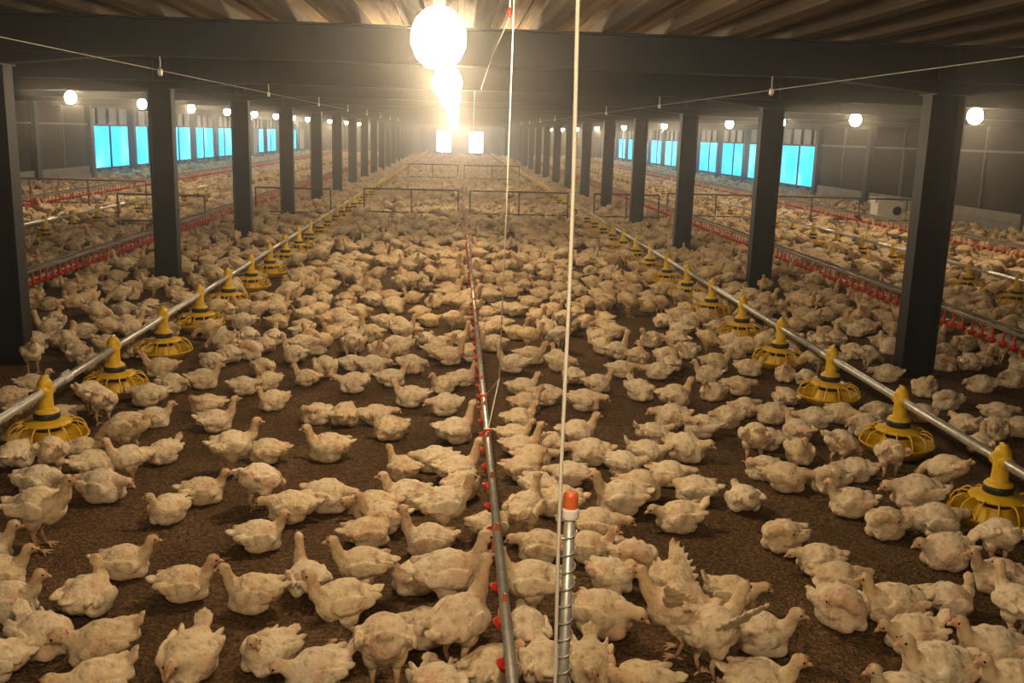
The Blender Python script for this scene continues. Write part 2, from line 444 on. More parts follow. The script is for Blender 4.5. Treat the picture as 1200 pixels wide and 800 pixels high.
# ================================================================== LAMPS
def lamp_meshes(r, mat):
    g = MB().ball((0, 0, 0), (r, r, r*1.12), 10, 7).mesh('bulb', mat, True)
    s = MB().lathe([(0.022, r*1.0), (0.03, r*1.1), (0.03, r*1.1+0.07), (0.012, r*1.1+0.085), (0.0, r*1.1+0.085)], 10).mesh('socket', M['black'], True)
    sh = MB().lathe([(0.02, r*1.1+0.075), (0.11, r*1.1+0.055), (0.115, r*1.1+0.045), (0.11, r*1.1+0.048), (0.02, r*1.1+0.065)], 16).mesh('shade', M['lamp_shade'], True)
    c = MB().tube([(0, 0, r*1.1+0.08), (0, 0, (2.697 if mat is M['bulb_c'] else 2.66)-2.17)], 0.006, 6).mesh('cord', M['black'])
    return g, s, sh, c
LC = lamp_meshes(0.128, M['bulb_c']); LS = lamp_meshes(0.10, M['bulb_s'])  # radii enlarged beyond a real bulb, lens glare put into the shape
def lamp(x, y, ms, label, group):
    t = tag(empty('hanging_lamp', (x, y, 2.17)), label, 'lamp', group)
    for nme, me in zip(('bulb', 'socket', 'shade', 'cord'), ms):
        place(nme, me, t)
centre_y = [-3.45, 0.6, 4.65, 8.7, 12.75] + [20.85 + 8.1*k for k in range(7)]
for i, y in enumerate(centre_y):
    where = {0: 'behind the camera', 1: 'just overhead of the camera', 2: 'nearest in front of the camera'}.get(i) or ordinal(i-1) + ' in front of the camera'
    lamp(-0.09, y, LC, 'glowing warm globe lamp over the middle aisle, ' + where, 'lamps over the middle aisle')
for i in range(15):
    where = 'nearest the camera' if i == 0 else ordinal(i+1) + ' from the camera'
    lamp(-6.95, 18.45 + i*4.07, LS, 'glowing globe lamp over the left aisle, ' + where, 'lamps over the left aisle')
for i in range(16):
    where = 'nearest the camera' if i == 0 else ordinal(i+1) + ' from the camera'
    lamp(7.0, 13.15 + i*4.05, LS, 'glowing globe lamp over the right aisle, ' + where, 'lamps over the right aisle')

# ================================================================== FEEDER LINES
PIPE_Z = 0.31
def pan_parts():
    R = 0.21
    bowl = MB().lathe([(0.0, 0.03), (0.05, 0.022), (0.14, 0.012), (0.185, 0.04), (0.198, 0.062), (R, 0.066), (R, 0.058), (0.20, 0.048), (0.165, 0.0), (0.0, 0.0)], 28)
    cage = MB().lathe([(0.06, 0.158), (0.085, 0.150), (0.125, 0.138), (0.128, 0.130), (0.085, 0.140), (0.06, 0.146)], 24)
    coll = MB().lathe([(0.060, 0.155), (0.068, 0.160), (0.070, 0.190), (0.060, 0.196), (0.056, 0.196)], 20)
    core = MB().lathe([(0.105, 0.018), (0.090, 0.045), (0.070, 0.095)], 18)
    slot = MB().lathe([(0.0705, 0.094), (0.068, 0.148)], 18)
    nk = MB().lathe([(0.066, 0.190), (0.062, 0.203), (0.056, 0.209), (0.043, 0.213), (0.0395, 0.222), (0.0375, 0.260), (0.0370, 0.335)], 18)
    # cap: a rounded saddle over the pipe
    nk.ball((0, 0, 0.340), (0.0385, 0.046, 0.050), 14, 9)
    nk.tube([(0, -0.055, PIPE_Z), (0, 0.055, PIPE_Z)], 0.034, 14)
    nk.box((-0.010, -0.024, 0.372), (0.010, 0.024, 0.394))
    rib = MB().tube([(0.118, 0, 0.134), (0.155, 0, 0.136), (0.183, 0, 0.118), (0.199, 0, 0.088), (0.203, 0, 0.060)], 0.0048, 5)
    return bowl, cage, coll, core, nk, rib, slot
p_bowl, p_cage, p_coll, p_core, p_neck, p_rib, p_slot = pan_parts()
NRIB = 14
PM = {'bowl': p_bowl.mesh('bowl', M['yellow'], True), 'cage_ring': p_cage.mesh('cage_ring', M['yellow'], True), 'collar': p_coll.mesh('collar', M['black'], True),
      'feed_cone': p_core.mesh('feed_cone', M['yellow'], True), 'slot_band': p_slot.mesh('slot_band', M['black'], True), 'hopper_neck': p_neck.mesh('hopper_neck', M['yellow'], True), 'rib': p_rib.mesh('rib', M['yellow'], True)}
def lod_pan(n, nrib):
    m = MB()
    def L(src_prof, mi): m.lathe(src_prof, n, mi=mi)
    L([(0.0, 0.02), (0.14, 0.012), (0.198, 0.062), (0.21, 0.06), (0.165, 0.0)], 0)
    L([(0.06, 0.158), (0.128, 0.136), (0.06, 0.146)], 0)
    L([(0.060, 0.155), (0.070, 0.175), (0.056, 0.196)], 1); L([(0.105, 0.018), (0.070, 0.095)], 0); L([(0.0705, 0.094), (0.068, 0.15)], 1)
    L([(0.066, 0.190), (0.058, 0.207), (0.040, 0.217), (0.037, 0.33), (0.032, 0.37), (0, 0.388)], 0)
    for k in range(nrib):
        a = 2*math.pi*k/nrib; c, s = math.cos(a), math.sin(a)
        m.tube([(0.118*c, 0.118*s, 0.134), (0.183*c, 0.183*s, 0.118), (0.203*c, 0.203*s, 0.060)], 0.006, 3, 0, False)
    return m.mesh('feeder_pan', [M['yellow'], M['black']], True)
PAN_MID, PAN_FAR = lod_pan(14, 12), lod_pan(8, 6)
PANS = []                                                     # (x, y, side, index)
PAN_GROUP = {'left': 'pan feeders on the left feeder pipe', 'right': 'pan feeders on the right feeder pipe',
             'far left': 'pan feeders in the left aisle', 'far right': 'pan feeders in the right aisle'}
def feeder_line(x, y_start, dy, n, side, n_detail):
    for i in range(n):
        y = y_start + i*dy
        if y > Y_END-1.2: break
        PANS.append((x, y, side, i+1))
        where = 'nearest the camera' if i == 0 else ordinal(i+1) + ' from the camera'
        lab = 'yellow pan feeder, %s on the %s feeder pipe' % (where, side)
        if i < n_detail:
            t = tag(empty('feeder_pan', (x, y, 0.012), random.uniform(-0.03, 0.03)), lab, 'feeder', PAN_GROUP[side])
            for k in ('bowl', 'feed_cone', 'slot_band', 'collar', 'hopper_neck'): place(k, PM[k], t)
            cg = place('cage_ring', PM['cage_ring'], t)
            for k in range(NRIB): place('rib', PM['rib'], cg, (0, 0, 0), 2*math.pi*(k+0.5)/NRIB)
        else:
            tag(place('feeder_pan', PAN_MID if y < 26 else PAN_FAR, None, (x, y, 0.012)), lab, 'feeder', PAN_GROUP[side])
def feeder_pipe(x, y0, y1, side):
    t = tag(empty('feeder_pipe', (x, y0, PIPE_Z)), 'long galvanised feed pipe carrying the %s row of yellow pan feeders' % side, 'pipe', None)
    step = 3.05; seg = MB().tube([(0, 0, 0), (0, step, 0)], 0.0235, 14).mesh('pipe_section', M['galv'], True)
    cpl = MB().tube([(0, -0.06, 0), (0, -0.055, 0), (0, 0.055, 0), (0, 0.06, 0)], [0.024, 0.029, 0.029, 0.024], 14)
    cpl.box((-0.006, -0.05, 0.024), (0.006, 0.05, 0.040)); cpl = cpl.mesh('coupler', M['galv'])
    k = 0
    while y0 + k*step < y1:
        place('pipe_section', seg, t, (0, k*step, 0.012))
        if k: place('coupler', cpl, t, (0, k*step, 0.012))
        k += 1
feeder_line(FEED['right'], 4.20, 1.055, 70, 'right', 8)
feeder_line(FEED['left'], 5.22, 1.075, 70, 'left', 8)
feeder_line(-6.0, 10.4, 1.06, 64, 'far left', 0)
feeder_line(6.28, 8.3, 1.06, 66, 'far right', 0)
feeder_pipe(FEED['left'], -0.6, Y_END-2, 'left'); feeder_pipe(FEED['right'], 0.3, Y_END-2, 'right')
feeder_pipe(-6.0, 6.0, Y_END-2, 'far left'); feeder_pipe(6.28, 5.0, Y_END-2, 'far right')

# winch cables above the feeder pipes with pulley hangers and drop cords
def winch_cable(x, side, ys, z=2.12):
    t = tag(empty('winch_cable', (x, 0.0, z)), 'thin winch cable strung lengthwise under the beams above the %s feeder pipe' % side, 'cable')
    MB().tube([(0, -2.0, 0.0), (0, Y_END-3, 0)], 0.0030, 6).build('cable', M['cable'], t)
    pl = MB().lathe([(0.0, 0.012), (0.022, 0.012), (0.028, 0.008), (0.020, 0.0), (0.028, -0.008), (0.022, -0.012), (0.0, -0.012)], 14)
    pl.v = [(v[2], v[0], v[1]) for v in pl.v]
    pm = pl.mesh('pulley', M['whitepl'], True)
    hm = MB().tube([(0, 0, 0.02), (0, 0.01, 0.055), (0, 0, BEAM_B-z)], 0.005, 6).mesh('hanger', M['whitepl'], True)
    for y in ys:
        place('pulley', pm, t, (0, y, -0.012)); place('hanger', hm, t, (0, y, 0))
winch_cable(-2.1, 'left', [COL_Y0+i*COL_DY for i in range(8)])
winch_cable(2.3, 'right', [COL_Y0+i*COL_DY for i in range(8)])

# ================================================================== DRINKER LINES
def cup_mesh(big=1.0):
    m = MB()
    m.tube([(0, 0, 0.0), (0, 0, -0.045)], 0.006, 6, 1)                        # nipple
    m.tube([(0, 0, -0.03), (0, 0, -0.06), (0, 0, -0.092)], [0.007, 0.009, 0.012], 7)   # stem
    m.lathe([(0.0, -0.100), (0.016, -0.098), (0.027, -0.078), (0.030, -0.070), (0.026, -0.072), (0.012, -0.090), (0.0, -0.092)], 12)
    m.v = [(x*big, y*big, z*(1+(big-1)*0.7)) for x, y, z in m.v]
    return m.mesh('drip_cup', [M['red'], M['red'] if big > 1 else M['galv']], True)
CUP, CUP_BIG = cup_mesh(), cup_mesh(1.45)
def drinker(x, y0, y1, z, label, n_obj, sp=0.25, clips=True, first_cup=None):
    t = tag(empty('drinker_line', (x, y0, z)), label, 'drinker', None)
    L = y1-y0
    MB().tube([(0, 0, 0.035), (0, L, 0.035)], 0.0165 if clips else 0.013, 10).build('support_pipe', M['galv'] if clips else M['dullpipe'], t, smooth=True)
    MB().box((-0.011, 0, -0.011), (0.011, L, 0.011)).build('water_pipe', M['galv'] if clips else M['dullpipe'], t)
    cm = MB().box((-0.019, -0.02, -0.016), (0.019, 0.02, 0.014))
    cm.add([(-0.019, -0.012, 0.01), (0.019, -0.012, 0.01), (0.019, 0.012, 0.01), (-0.019, 0.012, 0.01), (-0.004, -0.006, 0.075), (0.004, -0.006, 0.075), (0.004, 0.006, 0.075), (-0.004, 0.006, 0.075)],
           [(0,3,2,1),(4,5,6,7),(0,1,5,4),(1,2,6,5),(2,3,7,6),(3,0,4,7)])
    cm = cm.mesh('clip', M['orange'])
    if clips:
        k = 0.3
        while k < min(L, 24): place('clip', cm, t, (0, k, 0)); k += 0.55
    rest = MB(); nv = 8; i = 0; yy = (first_cup-y0) if first_cup else 0.15
    while yy < L-0.1:
        if i < n_obj: place('drip_cup', CUP if clips else CUP_BIG, t, (0, yy, -0.011))
        else:
            r = 0.03 if clips else 0.046; k_ = 1.0 if clips else 1.3
            rest.lathe([(0.0, -0.111*k_), (r*0.6, -0.109*k_), (r, -0.081*k_), (r*0.4, -0.098*k_)], 6, (0, yy, 0))
            rest.tube([(0, yy, -0.01), (0, yy, -0.05), (0, yy, -0.095*k_)], 0.009, 3, 0, False)
        i += 1; yy += sp
    if rest.v:
        rest.build('drip_cups', M['red'], t)['kind'] = 'stuff'
    return t
drinker(X0, 1.9, Y_END-2, 0.30, 'metal drinker line with red drip cups down the middle of the house', 70, first_cup=2.62)
drinker(-4.05, 6.5, Y_END-2, 0.34, 'drinker line with red cups left of the left column row', 60, sp=0.16, clips=False)
drinker(4.38, 4.5, Y_END-2, 0.34, 'drinker line with red cups right of the right column row', 60, sp=0.16, clips=False)
drinker(-7.8, 13.0, Y_END-2, 0.36, 'drinker line with red cups nearest the left wall', 30, sp=0.18, clips=False)
drinker(8.15, 9.0, Y_END-2, 0.36, 'drinker line with red cups nearest the right wall', 30, sp=0.18, clips=False)

# spring-wrapped breather pipe with orange cap at the head of the middle drinker line
bp = tag(empty('breather_pipe', (0.262, 2.0, 0.0)), 'upright grey breather pipe wound with steel spring, orange cap on top', 'pipe')
btb = MB().tube([(0, 0, 0.02), (0, 0, 0.935)], 0.0125, 14).build('tube', M['galv'], bp, smooth=True)
MB().lathe([(0.0, 0.0), (0.045, 0.0), (0.045, 0.02), (0.02, 0.025), (0.0, 0.025)], 16).build('foot', M['galv'], bp)
sp_pts = [(0.0165*math.cos(a), 0.0165*math.sin(a), 0.04 + 0.86*a/(2*math.pi*21)) for a in np.linspace(0, 2*math.pi*21, 21*12)]
MB().tube(sp_pts, 0.0020, 5).build('spring', M['galv'], btb, smooth=True)
MB().lathe([(0.0, 0.93), (0.0185, 0.93), (0.020, 0.936), (0.020, 0.950), (0.0165, 0.954), (0.0, 0.954)], 14).build('cap_seat', M['whitepl'], bp, smooth=False)
oc = MB().lathe([(0.0, 0.952), (0.0165, 0.952), (0.0165, 0.984), (0.013, 0.990), (0.0, 0.990)], 16).build('cap', M['orange'], bp)
oc['label'] = 'orange screw cap'
MB().tube([(-0.012, 0, 0.925), (-0.03, 0, 0.925), (-0.03, 0, 0.935)], 0.004, 6).build('guide_ring', M['galv'], bp)

# ropes
def rope(pts, r, label, name='rope'):
    base = Vector(pts[0])
    t = MB().tube([Vector(p)-base for p in pts], r, 8).build(name, M['rope'], None, base, True)
    return tag(t, label, 'rope')
rp = []
for k in range(40):
    z = 0.34 + (2.60-0.34)*k/39
    rp.append((0.240 - 0.006*(z-0.5) + 0.0025*math.sin(z*5), 1.97, z))
rope(rp, 0.0043, 'thick pale rope hanging from the ceiling beside the orange-capped breather pipe')
rope([(0.235, 4.8, 0.52), (0.25, 4.8, 1.4), (0.26, 4.8, 2.47)], 0.0032, 'thin pale suspension rope dropping to the middle drinker line')
yk = tag(empty('suspension_yoke', (0.235, 4.8, 0.53)), 'small wire yoke joining the thin rope to the drinker line', 'hanger')
for k, dy in enumerate((-0.32, 0.32)):
    MB().tube([(0, 0, 0), (X0-0.235, dy, -0.185)], 0.003, 5).build('wire', M['rope'], yk)
    MB().box((X0-0.235-0.018, dy-0.012, -0.24), (X0-0.235+0.018, dy+0.012, -0.165)).build('clip', M['orange'], yk)
pu = tag(empty('rope_pulley', (0.27, 5.4, 2.38)), 'small red pulley under the ceiling where two ropes turn', 'pulley')
MB().ball((0, 0, 0), (0.012, 0.028, 0.028), 10, 7).build('wheel', M['red'], pu, smooth=True)
MB().tube([(0, 0, 0.02), (0, 0, 0.10)], 0.005, 6).build('hook', M['whitepl'], pu)
rope([(0.27, 5.4, 2.355), (0.22, 6.6, 2.24), (0.20, 8.6, 2.12)], 0.003, 'pale rope slanting away from the red pulley')
rope([(0.20, 12.0, 0.36), (0.20, 12.0, 2.47)], 0.003, 'far thin suspension rope of the middle drinker line')

# pen fences
def fence(x0, x1, y, h, label, mat=M['iron']):
    t = tag(empty('pen_fence', (x0, y, 0)), label, 'fence', 'low pen fences across the aisles')
    MB().tube([(0, 0, h), (x1-x0, 0, h)], 0.017, 8).build('top_rail', mat, t)
    MB().tube([(0, 0, 0.14), (x1-x0, 0, 0.14)], 0.013, 8).build('bottom_rail', mat, t)
    n = max(2, round((x1-x0)/1.05)); pm = MB().tube([(0, 0, 0), (0, 0, h)], 0.014, 8).mesh('upright', mat)
    for k in range(n+1): place('upright', pm, t, ((x1-x0)*k/n, 0, 0))
fence(-1.85, X0-0.12, 20.0, 0.60, 'low iron pen fence across the middle aisle, left of the drinker line')
fence(X0+0.12, 2.3, 20.05, 0.60, 'low iron pen fence across the middle aisle, right of the drinker line')
fence(2.85, 4.2, 20.1, 0.60, 'short iron pen fence between right feeder pipe and right drinker line')
fence(4.55, 10.9, 20.9, 0.60, 'long iron pen fence across the right aisle')
fence(-3.9, -2.45, 19.4, 0.60, 'short iron pen fence between left feeder pipe and left drinker line')
fence(-5.7, -4.25, 16.9, 0.58, 'short reddish fence in the left aisle between drinker and feeder lines', M['redpipe'])
fence(-10.9, -6.3, 20.4, 0.60, 'long reddish fence across the left aisle by the wall', M['redpipe'])
fence(-1.75, X0-0.12, 36.0, 0.60, 'far pen fence across the middle aisle, left of the drinker line')
fence(X0+0.12, 2.3, 36.0, 0.60, 'far pen fence across the middle aisle, right of the drinker line')

# white motor unit by the right wall
mo = tag(empty('feeder_motor', (9.7, 21.6, 0)), 'white boxy motor unit with dark round vent beside the right wall', 'motor')
MB().box((-0.28, -0.2, 0.12), (0.30, 0.2, 0.52)).build('housing', M['whitepl'], mo)
MB().box((-0.34, -0.16, 0.48), (-0.05, 0.16, 0.60)).build('hood', M['whitepl'], mo)
for sx in (-0.2, 0.22): MB().box((sx-0.03, -0.15, 0), (sx+0.03, 0.15, 0.13)).build('foot', M['iron'], mo)
vt = MB().lathe([(0.0, 0.0), (0.09, 0.0), (0.10, 0.012), (0.10, 0.03), (0.0, 0.03)], 18)
vt.v = [(v[0]+0.16, -v[2]-0.2+0.03-0.03, v[1]+0.32) for v in vt.v]
vt.build('vent', M['black'], mo)

# ================================================================== CHICKENS
_ico = bmesh.new(); bmesh.ops.create_icosphere(_ico, subdivisions=2, radius=1.0)
_iv = [v.co.copy() for v in _ico.verts]; _if = [tuple(v.index for v in f.verts) for f in _ico.faces]; _ico.free()
STANDING = {'S', 'P', 'D', 'W'}
LEG = 0.115
def chicken(pose, seed):
    """Builds one pose. Returns mesh data for detail levels and the head matrix."""
    rnd = random.Random(seed)
    lift = LEG if pose in STANDING else 0.0
    mb = MB()
    def ell(c, r, rot=(0, 0, 0)):
        R = Euler(rot).to_matrix(); cc = Vector(c) + Vector((0, 0, lift))
        mb.add([cc + R @ Vector((v.x*r[0], v.y*r[1], v.z*r[2])) for v in _iv], _if)
    pit = {'P': 0.22, 'D': -0.22, 'S': -0.10, 'T': 0.10}.get(pose, 0.0)       # nose-down positive
    Rb = Matrix.Rotation(pit, 3, 'Y'); piv = Vector((0, 0, 0.09))
    def B(c): return piv + Rb @ (Vector(c)-piv)
    w = rnd.uniform(0.95, 1.08)
    ell(B((0, 0, 0.090)), (0.108, 0.091*w, 0.085), (0, pit, 0))
    ell(B((0.052, 0, 0.078)), (0.070, 0.078*w, 0.074), (0, pit-0.3, 0))
    ell(B((-0.075, 0, 0.092)), (0.066, 0.060*w, 0.056), (0, pit+0.25, 0))
    if pose not in STANDING:
        for s in (-1, 1):
            ell((0.0, s*0.058*w, 0.048), (0.085, 0.040, 0.046)); ell((0.06, s*0.035, 0.04), (0.06, 0.04, 0.038))
    else:
        for s in (-1, 1): ell((-0.005, s*0.045, 0.035), (0.045, 0.034, 0.052), (0, -0.3, 0))
    # tail
    ta = {'T': 0.95, 'P': 0.75, 'F': 0.25}.get(pose, 0.35 + rnd.uniform(-0.15, 0.2)); tl = 1.4 if pose == 'T' else 1.0
    for k, fa in enumerate((-0.55, -0.28, 0.0, 0.28, 0.55)):   # a short fan of tail feathers
        base = B((-0.112, 0, 0.106)); ln = (0.036 - 0.012*abs(fa))*tl
        d = Rb @ Vector((-math.cos(ta)*math.cos(fa), math.sin(fa), math.sin(ta)*math.cos(fa)))
        ell(base + d*ln*0.95, (ln, 0.015, 0.011), (0, math.atan2(d.z, math.hypot(d.x, d.y)), -fa))
    # wings
    for s in (-1, 1):
        if pose == 'W':
            ax_ = Vector((0.15, s*0.72, 0.68)).normalized(); root = Vector((0.025, s*0.070, 0.120))
            nrm = ax_.cross(Vector((-1, 0, 0.15))).normalized()
            def blade(c, d, r):
                d = d.normalized(); u_ = nrm.cross(d).normalized()
                ell(c, r, Matrix((d, u_, d.cross(u_))).transposed().to_euler())
            blade(root + ax_*0.05, ax_, (0.070, 0.026, 0.014))          # arm of the wing
            for q in range(8):                                          # spread flight feathers
                f_ = q/7; a_ = 0.15 + 1.35*(1-f_)
                dq = ax_*math.cos(a_) + Vector((-0.97, 0, 0.1))*math.sin(a_)
                blade(root + ax_*(0.02+0.085*f_) + dq.normalized()*0.052, dq, (0.062+0.012*f_, 0.015, 0.0075))
        else:
            dr = 0.012*rnd.random()
            ell(B((0.015, s*0.089*w, 0.098-dr)), (0.062, 0.017, 0.044), (0, pit+0.15, s*0.05))
            ell(B((-0.045, s*0.087*w, 0.104-dr)), (0.062, 0.014, 0.032), (0, pit+0.12, -s*0.16))
            ell(B((-0.090, s*0.066*w, 0.116-dr)), (0.052, 0.010, 0.021), (0, pit+0.20, -s*0.32))
            ell(B((0.055, s*0.074*w, 0.094-dr)), (0.028, 0.020, 0.030))
    # neck and head
    H = lambda x, y, z: Vector((x, y, z))
    paths = {
        'U':  ([H(.080,0,.105), H(.108,0,.132), H(.120,0,.162), H(.128,0,.190)], H(1,0,-.10)),
        'L':  ([H(.085,0,.100), H(.108,.006,.128), H(.114,.014,.158), H(.116,.022,.185)], H(.25,1,-.12)),
        'R':  ([H(.085,0,.100), H(.108,-.006,.128), H(.114,-.014,.158), H(.116,-.022,.185)], H(.25,-1,-.12)),
        'F':  ([H(.080,0,.105), H(.110,0,.116), H(.132,0,.118), H(.146,0,.112)], H(1,0,-.45)),
        'B':  ([H(.085,0,.105), H(.108,.030,.140), H(.085,.066,.150), H(.055,.082,.142)], H(-.75,.35,-.55)),
        'C':  ([H(.085,0,.105), H(.108,-.030,.140), H(.085,-.066,.150), H(.055,-.082,.142)], H(-.75,-.35,-.55)),
        'T':  ([H(.080,0,.098), H(.108,0,.112), H(.126,0,.124), H(.140,0,.128)], H(1,0,-.4)),
        'H':  ([H(.085,0,.105), H(.118,0,.148), H(.128,0,.196), H(.138,0,.240)], H(1,0,.12)),
        'S':  ([H(.085,0,.110), H(.122,0,.140), H(.132,0,.178), H(.140,0,.212)], H(1,0,-.05)),
        'D':  ([H(.080,0,.115), H(.115,0,.158), H(.128,0,.210), H(.138,0,.255)], H(1,0,.25)),
        'P':  ([H(.085,0,.075), H(.125,0,.062), H(.152,0,.036), H(.170,0,.005)], H(.6,0,-1)),
        'W':  ([H(.085,0,.110), H(.122,0,.140), H(.135,0,.176), H(.146,0,.206)], H(1,.1,-.05)),
    }
    pts, fwd = paths[pose]
    rad = [0.046, 0.033, 0.0255, 0.0230]
    nck = []
    for i in range(3):
        for t in (0, .25, .5, .75): nck.append((pts[i].lerp(pts[i+1], t), rad[i]*(1-t)+rad[i+1]*t))
    nck.append((pts[3], rad[3]))
    for p, r in nck: ell(p, (r, r, r))
    fwd = fwd.normalized(); side = Vector((0, 0, 1)).cross(fwd).normalized(); upv = fwd.cross(side)
    hc = pts[3] + fwd*0.010 + upv*0.006
    Rh = Matrix((fwd, side, upv)).transposed()
    e = Rh.to_euler()
    ell(hc, (0.034, 0.0270, 0.0290), e); ell(hc + fwd*0.016 - upv*0.004, (0.020, 0.016, 0.016), e)
    Mh = Matrix.Translation(hc + Vector((0, 0, lift))) @ Rh.to_4x4()
    # fuse into one skin
    me = mb.mesh('tmp', M['feather']); ob = bpy.data.objects.new('tmp', me); COL.objects.link(ob)
    md = ob.modifiers.new('r', 'REMESH'); md.mode = 'VOXEL'; md.voxel_size = 0.0058
    md = ob.modifiers.new('s', 'SMOOTH'); md.factor = 0.5; md.iterations = 3
    dg = bpy.context.evaluated_depsgraph_get(); dg.update()
    fused = bpy.data.meshes.new_from_object(ob.evaluated_get(dg))
    bpy.data.objects.remove(ob)
    n = len(fused.vertices); co = np.empty(n*3); fused.vertices.foreach_get('co', co); co = co.reshape(-1, 3)
    no = np.empty(n*3); fused.vertices.foreach_get('normal', no); no = no.reshape(-1, 3)
    hcl = np.array(hc) + [0, 0, lift]; off = rnd.uniform(0, 50)
    dh = np.linalg.norm(co-hcl, axis=1)
    for i in range(n):                                        # ruffled plumage
        q = Vector(co[i])*30 + Vector((off, 0, 0)); q2 = Vector((co[i][0]*45, co[i][1]*70, co[i][2]*70+off))
        a = 0.35 if dh[i] < 0.05 else 1.0
        co[i] += no[i]*a*(0.0050*noise.noise(q*0.75) + 0.0022*noise.noise(q2*0.8))
    co[:, 2] = np.maximum(co[:, 2], 0.001)
    fused.vertices.foreach_set('co', co.ravel()); fused.update()
    out = {}
    nt = sum(len(p.vertices)-2 for p in fused.polygons)
    ob = bpy.data.objects.new('tmp', fused); COL.objects.link(ob)
    md = ob.modifiers.new('d', 'DECIMATE')
    for lod, tgt in ((0, 4200), (1, 700), (2, 190), (3, 56)):
        md.ratio = min(1.0, tgt/nt); dg = bpy.context.evaluated_depsgraph_get(); ob.update_tag(); dg.update()
        out[lod] = bpy.data.meshes.new_from_object(ob.evaluated_get(dg))
    bpy.data.objects.remove(ob)
    if pose in STANDING:                                      # legs and toes join the same mesh
        for lod in (0, 1):
            bm = bmesh.new(); bm.from_mesh(out[lod]); lg = MB(); ns = 7 if lod == 0 else 4
            for s in (-1, 1):
                st = 0.012*s*rnd.choice((-1, 1))
                lg.tube([(0.0, s*0.042, 0.125), (-0.018+st, s*0.042, 0.075), (0.004+st, s*0.042, 0.012)], [0.020, 0.010, 0.0072], ns)
                for ta_ in (-0.5, 0.0, 0.5):
                    lg.tube([(0.004+st, s*0.042, 0.012), (0.03+st, s*0.042+0.022*math.sin(ta_), 0.012), (0.058*math.cos(ta_)+st, s*0.042+0.062*math.sin(ta_), 0.004)], [0.0065, 0.0055, 0.003], max(4, ns-2))
                lg.tube([(0.004+st, s*0.042, 0.012), (-0.024+st, s*0.042, 0.004)], [0.006, 0.003], max(4, ns-2))
            lm = lg.mesh('lg', M['feather']); bm.from_mesh(lm); bm.to_mesh(out[lod]); bm.free(); bpy.data.meshes.remove(lm)
    for lod, m_ in out.items():
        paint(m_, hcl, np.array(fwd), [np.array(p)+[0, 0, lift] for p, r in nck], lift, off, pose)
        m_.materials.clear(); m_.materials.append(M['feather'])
        m_.polygons.foreach_set('use_smooth', [True]*len(m_.polygons))
        m_.name = 'chicken_' + str(lod); m_.update()
    return out, Mh
def paint(m_, hc, fwd, neck, lift, off, pose):
    """plumage colours: cream white, yellow-tinged neck, pink face and bare patches, pinkish shanks"""
    n = len(m_.vertices); co = np.empty(n*3); m_.vertices.foreach_get('co', co); co = co.reshape(-1, 3)
    cream = np.array([0.86, 0.77, 0.61]); neckc = np.array([0.72, 0.57, 0.37]); pink = np.array([0.62, 0.36, 0.26]); leg = np.array([0.60, 0.42, 0.27])
    soil = np.array([0.42, 0.30, 0.18])
    C = np.tile(cream, (n, 1))
    dn = np.min([np.linalg.norm(co-p, axis=1) for p in neck[4:]], axis=0)
    k = np.clip((0.055-dn)/0.03, 0, 1)[:, None]*0.75; C = C*(1-k)+neckc*k
    dface = np.linalg.norm(co-(hc+fwd*0.026), axis=1); k = np.clip((0.034-dface)/0.016, 0, 1)[:, None]*0.85; C = C*(1-k)+pink*k
    nz = np.array([noise.noise(Vector(c)*11+Vector((off, 3, 1))) for c in co])
    k = np.clip((nz-0.18)/0.22, 0, 1)[:, None]*0.5; C = C*(1-k)+pink*np.array([1.1, 1.15, 1.15])*k
    nz2 = np.array([noise.noise(Vector(c)*17+Vector((off+9, 1, 1))) for c in co])
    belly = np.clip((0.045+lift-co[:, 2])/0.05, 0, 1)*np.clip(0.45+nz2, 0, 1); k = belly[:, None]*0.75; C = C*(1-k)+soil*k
    if lift:
        k = (np.clip((0.112-co[:, 2])/0.012, 0, 1)*(np.abs(co[:, 0]) < 0.075))[:, None]
        if pose == 'P': k = k*(co[:, 0] < 0.08)[:, None]
        C = C*(1-k)+leg*k
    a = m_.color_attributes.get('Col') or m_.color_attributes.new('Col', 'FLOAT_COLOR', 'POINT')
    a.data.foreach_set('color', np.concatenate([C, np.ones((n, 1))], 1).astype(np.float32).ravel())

VAR = {}
for k_, (ps, cnt) in enumerate([('U', 3), ('L', 1), ('R', 1), ('F', 3), ('B', 1), ('C', 1), ('T', 2), ('H', 1), ('S', 2), ('P', 2), ('D', 1), ('W', 1)]):
    VAR[ps] = [chicken(ps, 100+k_*10+j) for j in range(cnt)]
BEAK = MB().tube([(0.030, 0, -0.004), (0.042, 0, -0.005), (0.053, 0, -0.010)], [0.0095, 0.0070, 0.0012], 8).mesh('beak', M['beak'], True)
cb = MB()
for q_ in range(5): cb.ball((0.024-0.006*q_, 0, 0.0225+0.0015*math.sin(q_*0.8)), (0.0045, 0.0028, 0.0042-0.0004*q_), 7, 5)
COMB = cb.mesh('comb', M['comb'], True)
EYE = MB().ball((0, 0, 0), (0.0050, 0.0036, 0.0050), 8, 6).mesh('eye', M['eye'], True)
EYE_M = [Matrix.Translation((0.0165, s*0.0230, 0.0055)) for s in (1, -1)]

